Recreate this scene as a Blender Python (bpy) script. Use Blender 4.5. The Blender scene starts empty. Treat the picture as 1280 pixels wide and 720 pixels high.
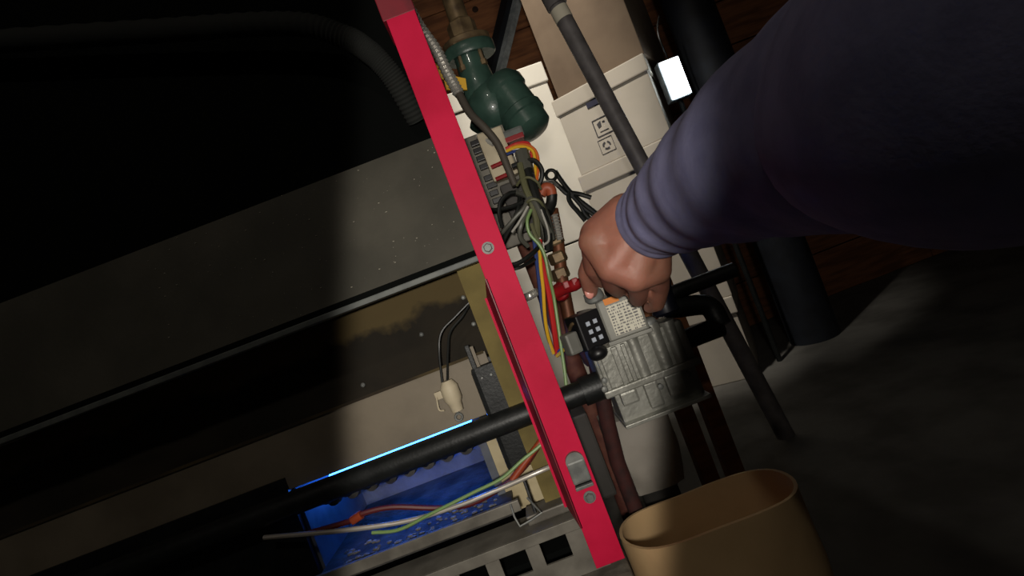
import bpy, bmesh, math, random
from mathutils import Vector, Matrix, noise
random.seed(7)
C = bpy.context.scene
COL = C.collection
PI = math.pi
# ------------------------------------------------------------------ camera
F = 650.0                       # focal length in pixels of the 1280 px wide frame
CZ = 0.50                       # camera height
ROLL = math.radians(21.0)
cam_d = bpy.data.cameras.new('camera'); cam = bpy.data.objects.new('camera', cam_d); COL.objects.link(cam)
cam_d.sensor_fit = 'HORIZONTAL'; cam_d.sensor_width = 36.0; cam_d.lens = 36.0 * F / 1280.0
cam_d.clip_start = 0.01; cam_d.clip_end = 50
cam.location = (0, 0, CZ)
cam.rotation_euler = (Matrix.Rotation(PI/2, 4, 'X') @ Matrix.Rotation(-ROLL, 4, 'Z')).to_euler()
C.camera = cam
C.view_settings.view_transform = 'Standard'; C.view_settings.look = 'None'
C.view_settings.gamma = 1; C.view_settings.use_curve_mapping = False
C.view_settings.exposure = 0.0
# ------------------------------------------------------------------ world and lamps
w = bpy.data.worlds.new('world'); C.world = w; w.use_nodes = True
w.node_tree.nodes['Background'].inputs[0].default_value = (0.5, 0.55, 0.6, 1)
w.node_tree.nodes['Background'].inputs[1].default_value = 0.003

def lamp(name, kind, loc, target, energy, color, **kw):
    d = bpy.data.lights.new(name, kind); o = bpy.data.objects.new(name, d); COL.objects.link(o)
    o.location = loc; d.energy = energy; d.color = color
    v = Vector(target) - Vector(loc)
    o.rotation_euler = v.to_track_quat('-Z', 'Y').to_euler()
    for k, a in kw.items(): setattr(d, k, a)
    return o
# added spot behind the lens, beam squeezed oblong to keep the sides dark
strip_spot = lamp('strip_fill_spot', 'SPOT', (-0.012, -0.18, CZ + 0.03), (0, 1, CZ), 17.5, (1.0, 0.93, 0.84),
             spot_size=math.radians(130), spot_blend=0.10, shadow_soft_size=0.018)
strip_spot.matrix_world = (Matrix.Translation(strip_spot.location) @ Matrix.Rotation(PI/2, 4, 'X')
                      @ Matrix.Rotation(-ROLL, 4, 'Z') @ Matrix.Rotation(math.radians(-0.8), 4, 'Y') @ Matrix.Diagonal((0.119, 1.0, 1.0, 1)))
# weak point light added behind the camera to lift the dark sides
room_fill = lamp('room_fill_light', 'POINT', (-0.25, -0.9, 1.9), (0, 0, 0), 10.0, (1.0, 0.93, 0.82), shadow_soft_size=0.04)
# shaded ceiling lamp above the stacked boxes
store_lamp = lamp('store_lamp', 'SPOT', (0.02, 0.95, 2.15), (0.42, 1.75, 0.75), 120.0, (1.0, 0.93, 0.82),
                  spot_size=math.radians(38), spot_blend=0.6, shadow_soft_size=0.05)

# ------------------------------------------------------------------ helpers
cr, sr = math.cos(ROLL), math.sin(ROLL)
def S(s, t, Y):                                   # s px right, t px below the eye line, at distance Y
    return Vector((s * Y / F, Y, CZ - t * Y / F))
def P(px, py, Y):
    u, v = px - 640.0, py - 360.0
    return S(u * cr - v * sr, u * sr + v * cr, Y)
def lin(c):
    return tuple(((x/255)/12.92 if x/255 <= 0.04045 else (((x/255)+0.055)/1.055)**2.4) for x in c)
MATS = {}
def mat(name, rgb, rough=0.6, metal=0.0, rgb2=None, scale=30.0, lo=0.4, hi=0.65, bump=0.0, bscale=120.0,
        emit=None, strength=0.0, sss=0.0, spec=None, coat=0.0, detail=5.0, stretch=None):
    m = bpy.data.materials.new(name); m.use_nodes = True; MATS[name] = m
    n, l = m.node_tree.nodes, m.node_tree.links
    b = n['Principled BSDF']
    b.inputs['Base Color'].default_value = (*lin(rgb), 1)
    b.inputs['Roughness'].default_value = rough; b.inputs['Metallic'].default_value = metal
    tc = n.new('ShaderNodeTexCoord'); src = tc.outputs['Object']
    if stretch:
        mp = n.new('ShaderNodeMapping'); mp.inputs['Scale'].default_value = stretch
        l.new(src, mp.inputs['Vector']); src = mp.outputs['Vector']
    if rgb2:
        t = n.new('ShaderNodeTexNoise'); t.inputs['Scale'].default_value = scale; t.inputs['Detail'].default_value = detail
        l.new(src, t.inputs['Vector'])
        r = n.new('ShaderNodeValToRGB'); r.color_ramp.elements[0].position = lo; r.color_ramp.elements[1].position = hi
        r.color_ramp.elements[0].color = (*lin(rgb), 1); r.color_ramp.elements[1].color = (*lin(rgb2), 1)
        l.new(t.outputs['Fac'], r.inputs['Fac']); l.new(r.outputs['Color'], b.inputs['Base Color'])
    if bump:
        t2 = n.new('ShaderNodeTexNoise'); t2.inputs['Scale'].default_value = bscale; t2.inputs['Detail'].default_value = 4
        l.new(src, t2.inputs['Vector'])
        bp = n.new('ShaderNodeBump'); bp.inputs['Strength'].default_value = bump; bp.inputs['Distance'].default_value = 0.004
        l.new(t2.outputs['Fac'], bp.inputs['Height']); l.new(bp.outputs['Normal'], b.inputs['Normal'])
    if emit:
        b.inputs['Emission Color'].default_value = (*emit, 1); b.inputs['Emission Strength'].default_value = strength
    if sss:
        b.inputs['Subsurface Weight'].default_value = sss
        b.inputs['Subsurface Radius'].default_value = (0.012, 0.004, 0.002); b.inputs['Subsurface Scale'].default_value = 0.6
    if spec is not None: b.inputs['Specular IOR Level'].default_value = spec
    if coat: b.inputs['Coat Weight'].default_value = coat
    return m

class MB:
    def __init__(s): s.bm = bmesh.new()
    def box(s, lo, hi, bev=0.0, M=None):
        c = [(lo[i] + hi[i]) / 2 for i in range(3)]; d = [abs(hi[i] - lo[i]) for i in range(3)]
        r = bmesh.ops.create_cube(s.bm, size=1.0, matrix=Matrix.Translation(c) @ Matrix.Diagonal((*d, 1)))
        vs = r['verts']
        if bev:
            es = list({e for v in vs for e in v.link_edges})
            rb = bmesh.ops.bevel(s.bm, geom=es, offset=min(bev, min(d) * 0.45), segments=2, profile=0.6, affect='EDGES')
            vs = list({v for f in rb['faces'] for v in f.verts} | {v for v in vs if v.is_valid})
        if M is not None: bmesh.ops.transform(s.bm, matrix=M, verts=vs)
        return s
    def ring_sweep(s, rings, cap=True, closed=True):
        R = [[s.bm.verts.new(p) for p in ring] for ring in rings]; n = len(R[0])
        for a, b in zip(R, R[1:]):
            for i in range(n if closed else n - 1):
                j = (i + 1) % n
                s.bm.faces.new((a[i], a[j], b[j], b[i]))
        if cap and closed:
            s.bm.faces.new(list(reversed(R[0]))); s.bm.faces.new(R[-1])
        return s
    def tube(s, pts, r, n=10, cap=True, spline=True, sub=8, rfun=None, wob=None):
        pts = [Vector(p) for p in pts]
        if spline and len(pts) > 2: pts = catmull(pts, sub)
        rad = r if isinstance(r, (list, tuple)) else None
        rings = []; up = None
        for i, p in enumerate(pts):
            a = pts[max(i-1, 0)]; b = pts[min(i+1, len(pts)-1)]
            d = (b - a).normalized()
            if up is None:
                up = Vector((0, 0, 1)) if abs(d.z) < 0.9 else Vector((1, 0, 0))
            up = (up - d * up.dot(d)).normalized(); sd = d.cross(up)
            f = i / max(1, len(pts)-1)
            if rad:
                q = f * (len(rad)-1); k = min(int(q), len(rad)-2); rr = rad[k] + (rad[k+1]-rad[k]) * (q-k)
            else: rr = r
            if rfun: rr *= rfun(f, i)
            ring = []
            for k in range(n):
                an = 2*PI*k/n
                r2 = rr * (wob(f, an) if wob else 1.0)
                ring.append(p + (up*math.cos(an) + sd*math.sin(an)) * r2)
            rings.append(ring)
        return s.ring_sweep(rings, cap)
    def cyl(s, a, b, r, n=20, r2=None):
        return s.tube([a, b], [r, r if r2 is None else r2], n=n, spline=False)
    def lathe(s, prof, a, axis, n=28, cap=True):      # prof: (distance along axis, radius)
        a = Vector(a); d = Vector(axis).normalized()
        up = Vector((0, 0, 1)) if abs(d.z) < 0.9 else Vector((1, 0, 0))
        up = (up - d*up.dot(d)).normalized(); sd = d.cross(up)
        rings = [[a + d*h + (up*math.cos(2*PI*k/n) + sd*math.sin(2*PI*k/n))*max(r, 1e-5) for k in range(n)] for h, r in prof]
        return s.ring_sweep(rings, cap)
    def ball(s, c, r, M=None, sub=3):
        if not isinstance(r, (tuple, list)): r = (r, r, r)
        mm = Matrix.Translation(c) @ (M.to_4x4() if M else Matrix.Identity(4)) @ Matrix.Diagonal((*r, 1))
        bmesh.ops.create_icosphere(s.bm, subdivisions=sub, radius=1.0, matrix=mm); return s
    def poly(s, pts, thick):                        # flat outline pushed along its thickness vector
        t = Vector(thick); a = [Vector(p) for p in pts]
        return s.ring_sweep([a, [p + t for p in a]], True)
    def build(s, name, m, parent=None, smooth=False, base=None):
        bmesh.ops.recalc_face_normals(s.bm, faces=s.bm.faces)
        me = bpy.data.meshes.new(name)
        if base is None and parent is None:
            zs = [v.co for v in s.bm.verts]
            mn = Vector([min(v[i] for v in zs) for i in range(3)]); mx = Vector([max(v[i] for v in zs) for i in range(3)])
            base = Vector(((mn.x+mx.x)/2, (mn.y+mx.y)/2, mn.z))
        off = Vector(base) if base is not None else Vector(parent_world(parent))
        bmesh.ops.translate(s.bm, vec=-off, verts=s.bm.verts)
        s.bm.to_mesh(me); s.bm.free()
        if smooth:
            for p in me.polygons: p.use_smooth = True
            try: me.set_sharp_from_angle(angle=math.radians(40))
            except Exception: pass
        o = bpy.data.objects.new(name, me); COL.objects.link(o); me.materials.append(MATS[m])
        if parent is not None: o.parent = parent
        else: o.location = off
        return o
def parent_world(p):
    v = Vector((0, 0, 0))
    while p is not None: v = v + p.location; p = p.parent
    return v
def catmull(p, sub):
    q = [p[0]*2 - p[1]] + p + [p[-1]*2 - p[-2]]; out = []
    for i in range(1, len(q)-2):
        for k in range(sub):
            t = k/sub; a, b, c, d = q[i-1], q[i], q[i+1], q[i+2]
            out.append(0.5*((b*2) + (c-a)*t + (a*2 - b*5 + c*4 - d)*t*t + (b*3 - a - c*3 + d)*t**3))
    out.append(p[-1]); return out
def tag(o, label, cat, group=None, kind=None):
    o['label'] = label; o['category'] = cat
    if group: o['group'] = group
    if kind: o['kind'] = kind
    return o
def thing(name, loc, label, cat, group=None):
    o = bpy.data.objects.new(name, None); COL.objects.link(o); o.location = loc; o.empty_display_size = 0.03
    return tag(o, label, cat, group)
def struct(o): o['kind'] = 'structure'; return o
def dup(root, loc=None):
    r = root.copy(); COL.objects.link(r)
    if loc is not None: r.location = loc
    for ch in list(root.children):
        c = ch.copy(); COL.objects.link(c); c.parent = r
        for g in list(ch.children):
            d = g.copy(); COL.objects.link(d); d.parent = c
    return r
def hexbolt(parent, c, r, m='zinc', name='bolt', washer=True):
    b = MB(); c = Vector(c)
    if washer: b.lathe([(0, r*1.35), (0.0012, r*1.35)], c, (0, -1, 0), n=24)
    b.lathe([(0.0012, r), (0.0045, r), (0.0055, r*0.8)], c, (0, -1, 0), n=6)
    return b.build(name, m, parent)

# ------------------------------------------------------------------ materials
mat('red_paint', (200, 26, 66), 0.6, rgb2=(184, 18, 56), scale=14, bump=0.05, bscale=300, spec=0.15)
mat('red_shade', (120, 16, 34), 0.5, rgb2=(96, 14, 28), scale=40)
mat('zinc', (126, 128, 124), 0.55, 0.3, rgb2=(96, 98, 96), scale=60)
mat('dusty_steel', (60, 58, 49), 0.75, 0.0, rgb2=(76, 73, 63), scale=9, bump=0.08, bscale=200)
mat('dust_speck', (160, 155, 140), 0.9)
mat('lip_steel', (104, 108, 104), 0.55, 0.0, rgb2=(84, 88, 86), scale=40)
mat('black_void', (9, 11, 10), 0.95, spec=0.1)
mat('soot', (44, 36, 26), 0.95, rgb2=(78, 66, 40), scale=7, lo=0.45, hi=0.62, bump=0.2, bscale=60)
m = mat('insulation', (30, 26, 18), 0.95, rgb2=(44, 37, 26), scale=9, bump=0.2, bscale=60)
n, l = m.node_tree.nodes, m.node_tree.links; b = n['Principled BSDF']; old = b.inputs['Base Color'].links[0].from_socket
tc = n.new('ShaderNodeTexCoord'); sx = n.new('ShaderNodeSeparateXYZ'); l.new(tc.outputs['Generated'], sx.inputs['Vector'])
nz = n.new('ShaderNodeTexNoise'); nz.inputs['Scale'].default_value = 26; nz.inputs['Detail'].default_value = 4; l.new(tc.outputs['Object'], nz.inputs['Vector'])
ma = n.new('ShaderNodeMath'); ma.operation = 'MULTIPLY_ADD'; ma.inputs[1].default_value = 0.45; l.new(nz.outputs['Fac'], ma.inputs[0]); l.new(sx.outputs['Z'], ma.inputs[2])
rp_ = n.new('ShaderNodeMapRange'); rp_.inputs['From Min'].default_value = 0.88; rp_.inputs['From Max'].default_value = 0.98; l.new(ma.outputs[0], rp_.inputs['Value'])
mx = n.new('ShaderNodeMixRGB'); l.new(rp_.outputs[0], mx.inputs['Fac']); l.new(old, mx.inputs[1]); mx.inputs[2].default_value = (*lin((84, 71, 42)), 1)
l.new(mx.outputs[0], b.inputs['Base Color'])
mat('olive', (96, 84, 44), 0.85, rgb2=(120, 106, 58), scale=16, bump=0.15, bscale=140)
mat('shield', (124, 114, 97), 0.6, 0.0, rgb2=(104, 95, 80), scale=10, bump=0.05)
mat('cream', (190, 176, 140), 0.75, rgb2=(160, 146, 112), scale=18)
mat('fibre', (100, 104, 112), 0.95, rgb2=(80, 84, 92), scale=24, bump=0.2)
mat('black_iron', (24, 26, 26), 0.45, 0.3, rgb2=(34, 36, 36), scale=50, bump=0.08, bscale=300)
mat('dull_black', (30, 32, 29), 0.9)
mat('black_plastic', (18, 18, 20), 0.4)
mat('navy_plastic', (22, 24, 36), 0.4)
mat('tray_steel', (70, 68, 64), 0.7, 0.3, rgb2=(38, 37, 36), scale=34, bump=0.3, bscale=90)
mat('grey_steel', (130, 126, 116), 0.55, 0.35, rgb2=(98, 94, 86), scale=22, bump=0.05)
mat('bright_tube', (196, 190, 180), 0.35, 0.5)
mat('flame', (20, 60, 200), 0.6, emit=(0.03, 0.20, 1.0), strength=14.0)
mat('pump_green', (58, 84, 74), 0.35, 0.0, rgb2=(44, 66, 58), scale=26, bump=0.12, bscale=120, coat=0.3)
mat('old_brass', (128, 108, 78), 0.5, 0.5, rgb2=(86, 70, 52), scale=40)
mat('copper', (132, 82, 54), 0.5, 0.5, rgb2=(90, 54, 38), scale=30)
mat('rust', (110, 66, 52), 0.75, 0.1, rgb2=(86, 44, 36), scale=50, bump=0.15)
mat('rust_red', (66, 28, 24), 0.8, 0.0, rgb2=(44, 22, 20), scale=50, bump=0.12)
mat('flex_metal', (205, 202, 194), 0.25, 0.6)
mat('board_grey', (122, 118, 106), 0.6, rgb2=(98, 94, 84), scale=30)
mat('board_cream', (196, 184, 156), 0.6, rgb2=(176, 164, 138), scale=26)
for nm, c in (('yellow', (226, 176, 40)), ('orange', (214, 104, 40)), ('red', (190, 36, 36)), ('blue', (44, 62, 120)),
              ('green', (120, 150, 90)), ('grey', (84, 84, 76)), ('black', (24, 26, 24)), ('olivewire', (98, 98, 70)),
              ('white', (170, 168, 160)), ('brownred', (86, 26, 24)), ('rust', (150, 62, 32))):
    mat('wire_' + nm, c, 0.45)
mat('cable_brown', (78, 72, 64), 0.6)
mat('nut_red', (160, 78, 50), 0.5)
mat('red_lever', (140, 20, 26), 0.4)
mat('cast_alu', (150, 150, 142), 0.42, 0.45, rgb2=(124, 124, 116), scale=30, bump=0.14, bscale=160)
mat('valve_grey', (122, 122, 114), 0.5, 0.2, rgb2=(104, 104, 98), scale=20)
mat('orange_paper', (220, 130, 40), 0.6)
mat('pin_white', (176, 184, 196), 0.5)
mat('skin', (136, 92, 74), 0.55, rgb2=(150, 98, 82), scale=22, bump=0.10, bscale=180, sss=0.25)
mat('nail', (206, 140, 128), 0.3)
mat('sleeve', (118, 118, 150), 0.9, rgb2=(104, 104, 136), scale=60, bump=0.07, bscale=420)
mat('carton_white', (214, 209, 197), 0.7, rgb2=(204, 199, 187), scale=5)
mat('board_box', (178, 170, 157), 0.75, rgb2=(168, 160, 147), scale=6)
mat('cardboard', (100, 84, 67), 0.85, rgb2=(90, 74, 58), scale=10)
mat('print_dark', (56, 54, 58), 0.7)
mat('print_navy', (26, 26, 52), 0.7)
mat('wood', (150, 98, 62), 0.8, rgb2=(112, 70, 44), scale=7, stretch=(1.0, 1.0, 9.0), bump=0.1, bscale=40)
mat('knot', (50, 32, 22), 0.9)
mat('galvanised', (176, 184, 188), 0.5, 0.0, rgb2=(140, 148, 152), scale=40)
mat('dark_steel', (34, 38, 46), 0.6, 0.2, rgb2=(26, 28, 34), scale=20)
mat('pipe_steel', (112, 108, 108), 0.55, 0.1, rgb2=(88, 84, 84), scale=24, bump=0.06)
mat('white_tape', (206, 200, 180), 0.7)
mat('lamp_glow', (255, 255, 255), 0.5, emit=(0.85, 0.95, 1.0), strength=9.0)
mat('concrete', (88, 86, 82), 0.95, rgb2=(66, 64, 60), scale=8, bump=0.2, bscale=60)
mat('block', (96, 90, 80), 0.95, rgb2=(64, 58, 50), scale=26, bump=0.5, bscale=70)
mat('ceiling_wood', (96, 72, 52), 0.9, rgb2=(70, 52, 38), scale=10)
mat('dark_duct', (66, 63, 60), 0.7, 0.1, rgb2=(56, 54, 50), scale=14)
mat('grey_sack', (158, 152, 142), 0.7, rgb2=(136, 130, 120), scale=12, bump=0.2, bscale=40)
mat('kraft', (214, 180, 132), 0.8, rgb2=(198, 164, 118), scale=9, bump=0.15, bscale=30)
# the paper label of the valve: rows of print too small to read
m = mat('label_paper', (206, 202, 184), 0.55)
n, l = m.node_tree.nodes, m.node_tree.links; b = n['Principled BSDF']
tc = n.new('ShaderNodeTexCoord'); mp = n.new('ShaderNodeMapping'); l.new(tc.outputs['Object'], mp.inputs['Vector'])
mp.inputs['Scale'].default_value = (520, 1, 60)
nz = n.new('ShaderNodeTexNoise'); nz.inputs['Scale'].default_value = 1.0; nz.inputs['Detail'].default_value = 2
l.new(mp.outputs['Vector'], nz.inputs['Vector'])
sx = n.new('ShaderNodeSeparateXYZ'); l.new(tc.outputs['Object'], sx.inputs['Vector'])
ml = n.new('ShaderNodeMath'); ml.operation = 'MULTIPLY'; ml.inputs[1].default_value = 2*PI/0.0036; l.new(sx.outputs['Z'], ml.inputs[0])
sn = n.new('ShaderNodeMath'); sn.operation = 'SINE'; l.new(ml.outputs[0], sn.inputs[0])
g1 = n.new('ShaderNodeMath'); g1.operation = 'GREATER_THAN'; g1.inputs[1].default_value = -0.1; l.new(sn.outputs[0], g1.inputs[0])
g2 = n.new('ShaderNodeMath'); g2.operation = 'GREATER_THAN'; g2.inputs[1].default_value = 0.5; l.new(nz.outputs['Fac'], g2.inputs[0])
mm = n.new('ShaderNodeMath'); mm.operation = 'MULTIPLY'; l.new(g1.outputs[0], mm.inputs[0]); l.new(g2.outputs[0], mm.inputs[1])
mx = n.new('ShaderNodeMixRGB'); mx.inputs[1].default_value = (*lin((206, 202, 184)), 1); mx.inputs[2].default_value = (*lin((96, 94, 92)), 1)
l.new(mm.outputs[0], mx.inputs['Fac']); l.new(mx.outputs[0], b.inputs['Base Color'])

# ------------------------------------------------------------------ room shell
RX0, RX1, RY0, RY1, RH = -1.6, 2.2, -1.4, 2.16, 2.35
struct(MB().box((RX0, RY0, -0.06), (RX1, RY1, 0)).build('floor', 'concrete'))
struct(MB().box((RX0, RY0, RH), (RX1, RY1, RH+0.06)).build('ceiling', 'ceiling_wood'))
struct(MB().box((RX0-0.08, RY0, 0), (RX0, RY1, RH)).build('wall_left', 'concrete'))
struct(MB().box((RX1, RY0, 0), (RX1+0.08, RY1, RH)).build('wall_right', 'concrete'))
struct(MB().box((RX0, RY0-0.08, 0), (RX1, RY0, RH)).build('wall_front', 'concrete'))
wall = struct(MB().box((RX0, RY1, 0), (RX1, RY1+0.08, RH)).build('wall_back', 'black_void'))
z = 0.0; k = 0
while z < RH - 0.01:                                # horizontal boards of the back wall
    h = min(0.185, RH - z)
    x = RX0 + (0.5 if k % 2 else 0.0); xs = [RX0]
    while x < RX1 - 0.2: x += 1.05 + 0.1*random.random(); xs.append(min(x, RX1))
    if xs[-1] < RX1: xs.append(RX1)
    for a, c in zip(xs, xs[1:]):
        if c - a < 0.02: continue
        dy = 0.004*random.random()
        MB().box((a+0.002, RY1-0.022-dy, z+0.002), (c-0.002, RY1+0.002, z+h-0.003), 0.002).build('plank', 'wood', wall)
    z += h; k += 1
kn = MB(); q = P(594, 12, RY1-0.024)
kn.lathe([(0, 0.013), (0.004, 0.012), (0.006, 0.006)], q, (0, -1, 0.1), n=14); kn.build('knot', 'knot', wall, True)

# ------------------------------------------------------------------ boiler
XL = -0.78                                          # far left end of the boiler
boil = thing('boiler', (-0.36, 0.75, 0.155), 'open-fronted dark boiler with red corner post and blue burner flames', 'boiler')
def bx(name, m, s0, s1, t0, t1, Y, Y2, bev=0.0, parent=boil, left=False):
    a = S(s0, t1, Y); c = S(s1, t0, Y)
    x0 = XL if left else a.x
    return MB().box((x0, Y, a.z), (c.x, Y2, c.z), bev).build(name, m, parent)
# red corner post: front face, folded return on its left edge, turned top and bottom tab
PY = 0.585
xl, xr = S(-27, 0, PY).x, S(11, 0, PY).x
zb, zt = S(0, 366, PY).z, S(0, -369, PY).z
post = MB()
post.box((xl, PY, zb), (xr, PY+0.0025, zt), 0.0008)
post.box((xr-0.0025, PY+0.0025, zb+0.02), (xr, PY+0.03, zt))
post = post.build('corner_post', 'red_paint', boil)
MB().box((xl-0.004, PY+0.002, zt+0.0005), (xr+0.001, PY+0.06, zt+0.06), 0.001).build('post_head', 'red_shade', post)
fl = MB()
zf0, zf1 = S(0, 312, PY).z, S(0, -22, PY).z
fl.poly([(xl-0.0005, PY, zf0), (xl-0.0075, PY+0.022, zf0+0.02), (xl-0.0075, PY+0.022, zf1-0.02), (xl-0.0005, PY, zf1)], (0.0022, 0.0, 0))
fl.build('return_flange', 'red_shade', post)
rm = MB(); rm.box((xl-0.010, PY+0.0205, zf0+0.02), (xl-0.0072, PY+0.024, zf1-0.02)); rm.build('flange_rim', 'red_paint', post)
hexbolt(post, P(610, 310, PY), 0.0052)
hexbolt(post, P(737, 621, PY), 0.0052)
cl = MB(); c0 = P(723, 588, PY)
cl.box((c0.x-0.0105, PY-0.006, c0.z-0.013), (c0.x+0.0105, PY-0.0005, c0.z+0.013), 0.0022)
cl.box((c0.x-0.0105, PY-0.009, c0.z-0.0185), (c0.x+0.0105, PY-0.0005, c0.z-0.0145), 0.001)
cl.lathe([(0, 0.0105), (0.005, 0.0105)], (c0.x, PY-0.0005, c0.z+0.0125), (0, -1, 0), n=24)
cl.build('latch_plate', 'zinc', post)
MB().box((c0.x-0.0095, PY-0.0066, c0.z-0.0148), (c0.x+0.0095, PY-0.0005, c0.z-0.0132)).build('latch_slot', 'black_plastic', post)
# dusty jacket sheet, its groove and lip
XR = S(-14, 0, 0.63).x
pan = MB(); a = S(0, -213, 0.66); c = S(0, -60, 0.632)
pan.poly([(XL, 0.632, c.z), (XL, 0.665, a.z), (XL, 0.669, a.z), (XL, 0.636, c.z)], (XR-XL, 0, 0))
pan = pan.build('jacket_sheet', 'dusty_steel', boil)
sp = MB()
for i in range(150):
    f = random.random()**0.7; x = random.uniform(-0.42, XR-0.004); r = random.choice((0.0002, 0.0003, 0.0004, 0.0007))
    p = Vector((x, 0.6315+0.033*f, c.z+(a.z-c.z)*f)); sp.ball(p, (r*random.uniform(1, 2.2), r, r), sub=1)
o = sp.build('dust_flecks', 'dust_speck', pan); o['kind'] = 'stuff'
gz = S(0, -60, 0.62).z; lz = S(0, -46, 0.62).z
MB().box((XL, 0.6315, gz-0.0075), (XR-0.012, 0.64, c.z+0.001)).build('sheet_groove', 'black_void', boil)
lp = MB(); lp.box((XL, 0.612, lz), (XR, 0.640, gz-0.0065), 0.0012); lp.build('jacket_lip', 'lip_steel', boil)
# dark recess over the sheet, and body of the boiler
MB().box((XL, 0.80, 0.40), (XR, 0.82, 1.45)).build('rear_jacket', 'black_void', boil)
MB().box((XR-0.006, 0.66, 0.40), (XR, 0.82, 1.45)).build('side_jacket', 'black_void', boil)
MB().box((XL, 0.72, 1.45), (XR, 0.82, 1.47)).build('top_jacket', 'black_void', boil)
du = MB(); du.tube([P(-120, 60, .76), P(180, 40, .75), P(360, 30, .74), P(430, 46, .74), P(458, 62, .74), P(476, 78, .745), P(496, 104, .76), P(522, 150, .79)], 0.016, n=14, rfun=lambda f, i: 1+0.05*math.sin(i*PI/2), sub=36)
du.build('cable_conduit', 'dull_black', boil, True)
# insulation, heat shield
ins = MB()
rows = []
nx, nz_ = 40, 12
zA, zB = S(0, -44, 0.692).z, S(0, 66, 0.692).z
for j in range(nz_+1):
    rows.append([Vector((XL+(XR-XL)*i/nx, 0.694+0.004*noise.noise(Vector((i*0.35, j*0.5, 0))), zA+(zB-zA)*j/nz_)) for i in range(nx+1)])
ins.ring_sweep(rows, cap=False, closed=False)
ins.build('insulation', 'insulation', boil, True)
sh = bx('heat_shield', 'shield', -400, -60, 61, 136, 0.664, 0.668, 0.001, left=True)
MB().box((XL, 0.6615, S(0, 63, 0.664).z), (S(-62, 0, .664).x, 0.6635, S(0, 59.5, 0.664).z)).build('shield_seam', 'soot', sh)
for (px, py) in ((454, 481), (527, 418), (579, 372), (592, 405)):
    q = P(px, py, 0.690); hb = MB().lathe([(0, 0.003), (0.002, 0.003), (0.003, 0.0015)], q, (0, -1, 0), n=10); hb.build('screw', 'zinc', boil)
# flame sensor on the shield
sen = MB(); q = S(-116, 97, 0.662)
sen.lathe([(0, 0.0075), (0.010, 0.0085), (0.016, 0.0115), (0.032, 0.0115), (0.040, 0.007)], q+Vector((0, -0.012, -0.020)), (0, 0, 1), n=18)
sen.box(q+Vector((-0.022, -0.006, 0.000)), q+Vector((-0.010, 0.001, 0.010)), 0.001)
sensor = sen.build('flame_sensor', 'board_cream', sh, True)
MB().tube([q+Vector((-0.020, -0.008, 0.004)), q+Vector((-0.021, -0.014, -0.010)), q+Vector((-0.016, -0.012, -0.014))], 0.0012, n=6).build('sensor_clip', 'board_cream', sensor)
e = S(-119, 126, 0.662)
ey = MB(); ring = [e + Vector((0.0045*math.cos(a_), -0.004, 0.0045*math.sin(a_))) for a_ in [2*PI*i/12 for i in range(13)]]
ey.tube(ring, 0.0016, n=6, spline=False); ey.box(e+Vector((-0.002, -0.004, 0.003)), e+Vector((0.002, 0.0, 0.014)), 0.0005)
ey.build('ring_terminal', 'zinc', sensor)
for d in (0.0, 0.0065):
    MB().tube([q+Vector((-0.006+d, -0.012, 0.018)), P(549+d*1700, 440, 0.665), P(552+d*1700, 415, 0.668), P(570+d*1300, 395, 0.672), P(592, 372, 0.675), P(607, 352, 0.675)], 0.0016, n=7).build('lead_wire', 'wire_black', boil, True)
# olive insulation strip, cream end panel, black bracket
bx('side_strip', 'olive', -57, -22, -44, 270, 0.648, 0.70)
bx('end_panel', 'cream', -100, -55, 150, 262, 0.690, 0.70)
bx('chamber_cheek', 'fibre', -109, -99, 140, 258, 0.688, 0.86)
br = MB()
a = S(-86, 214, 0.655); c = S(-50, 76, 0.655)
br.box((a.x, 0.648, a.z), (c.x, 0.662, c.z), 0.009)
br.box((a.x+0.004, 0.650, c.z-0.002), (a.x+0.010, 0.656, c.z+0.03), 0.001)
brk = br.build('ignitor_bracket', 'black_iron', boil)
for dx in (-0.006, 0.006): hexbolt(brk, ((a.x+c.x)/2+dx, 0.648, c.z-0.014), 0.002, washer=False, name='screw')
bx('bracket_strip', 'shield', -76, -72, 50, 82, 0.652, 0.656)
# gas manifold with orifices, burners and flames, chamber
MY = 0.645
man = MB(); zc = S(0, 153, MY).z; man.cyl((XL, MY, zc), (S(37, 0, MY).x, MY, zc), 0.0148, n=24)
manifold = man.build('manifold_pipe', 'black_iron', boil, True)
xb = S(-122, 0, 0.70).x; flames = []
NB = 8
bmesh_b = None
for i in range(NB):
    x = xb - 0.0265*i
    MB().lathe([(0, 0.006), (0.012, 0.006), (0.014, 0.004), (0.02, 0.0035)], (x, MY+0.006, zc-0.008), (0, 0.8, -0.6), n=8).build('orifice', 'black_iron', manifold, True)
    bu = MB(); bu.lathe([(0, 0.0085), (0.01, 0.0095), (0.03, 0.007), (0.05, 0.0095), (0.175, 0.0095), (0.18, 0.004)], (x, 0.678, zc-0.022), (0, 1, 0), n=12)
    burner = bu.build('burner', 'tray_steel', boil, True)
    fm = MB()
    for k in range(6):
        y = 0.715 + 0.024*k
        fm.lathe([(0, 0.009), (0.005, 0.0131), (0.012, 0.0131), (0.017, 0.009), (0.022, 0.002)], (x, y, zc-0.014), (0, 0, 1), n=12)
    fm.build('flame', 'flame', burner, True)
xL2 = xb - 0.0265*NB - 0.01; xR2 = S(-105, 0, 0.72).x
MB().box((xL2, 0.862, S(0, 262, .62).z-0.01), (xR2, 0.868, zc+0.07)).build('chamber_wall', 'fibre', boil)
MB().box((xL2-0.004, 0.671, S(0, 262, .62).z-0.01), (xL2, 0.868, zc+0.07)).build('chamber_cheek', 'fibre', boil)
MB().box((XL, 0.67, zc+0.07), (XR, 0.868, zc+0.08)).build('heat_exchanger', 'black_iron', boil)
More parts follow.
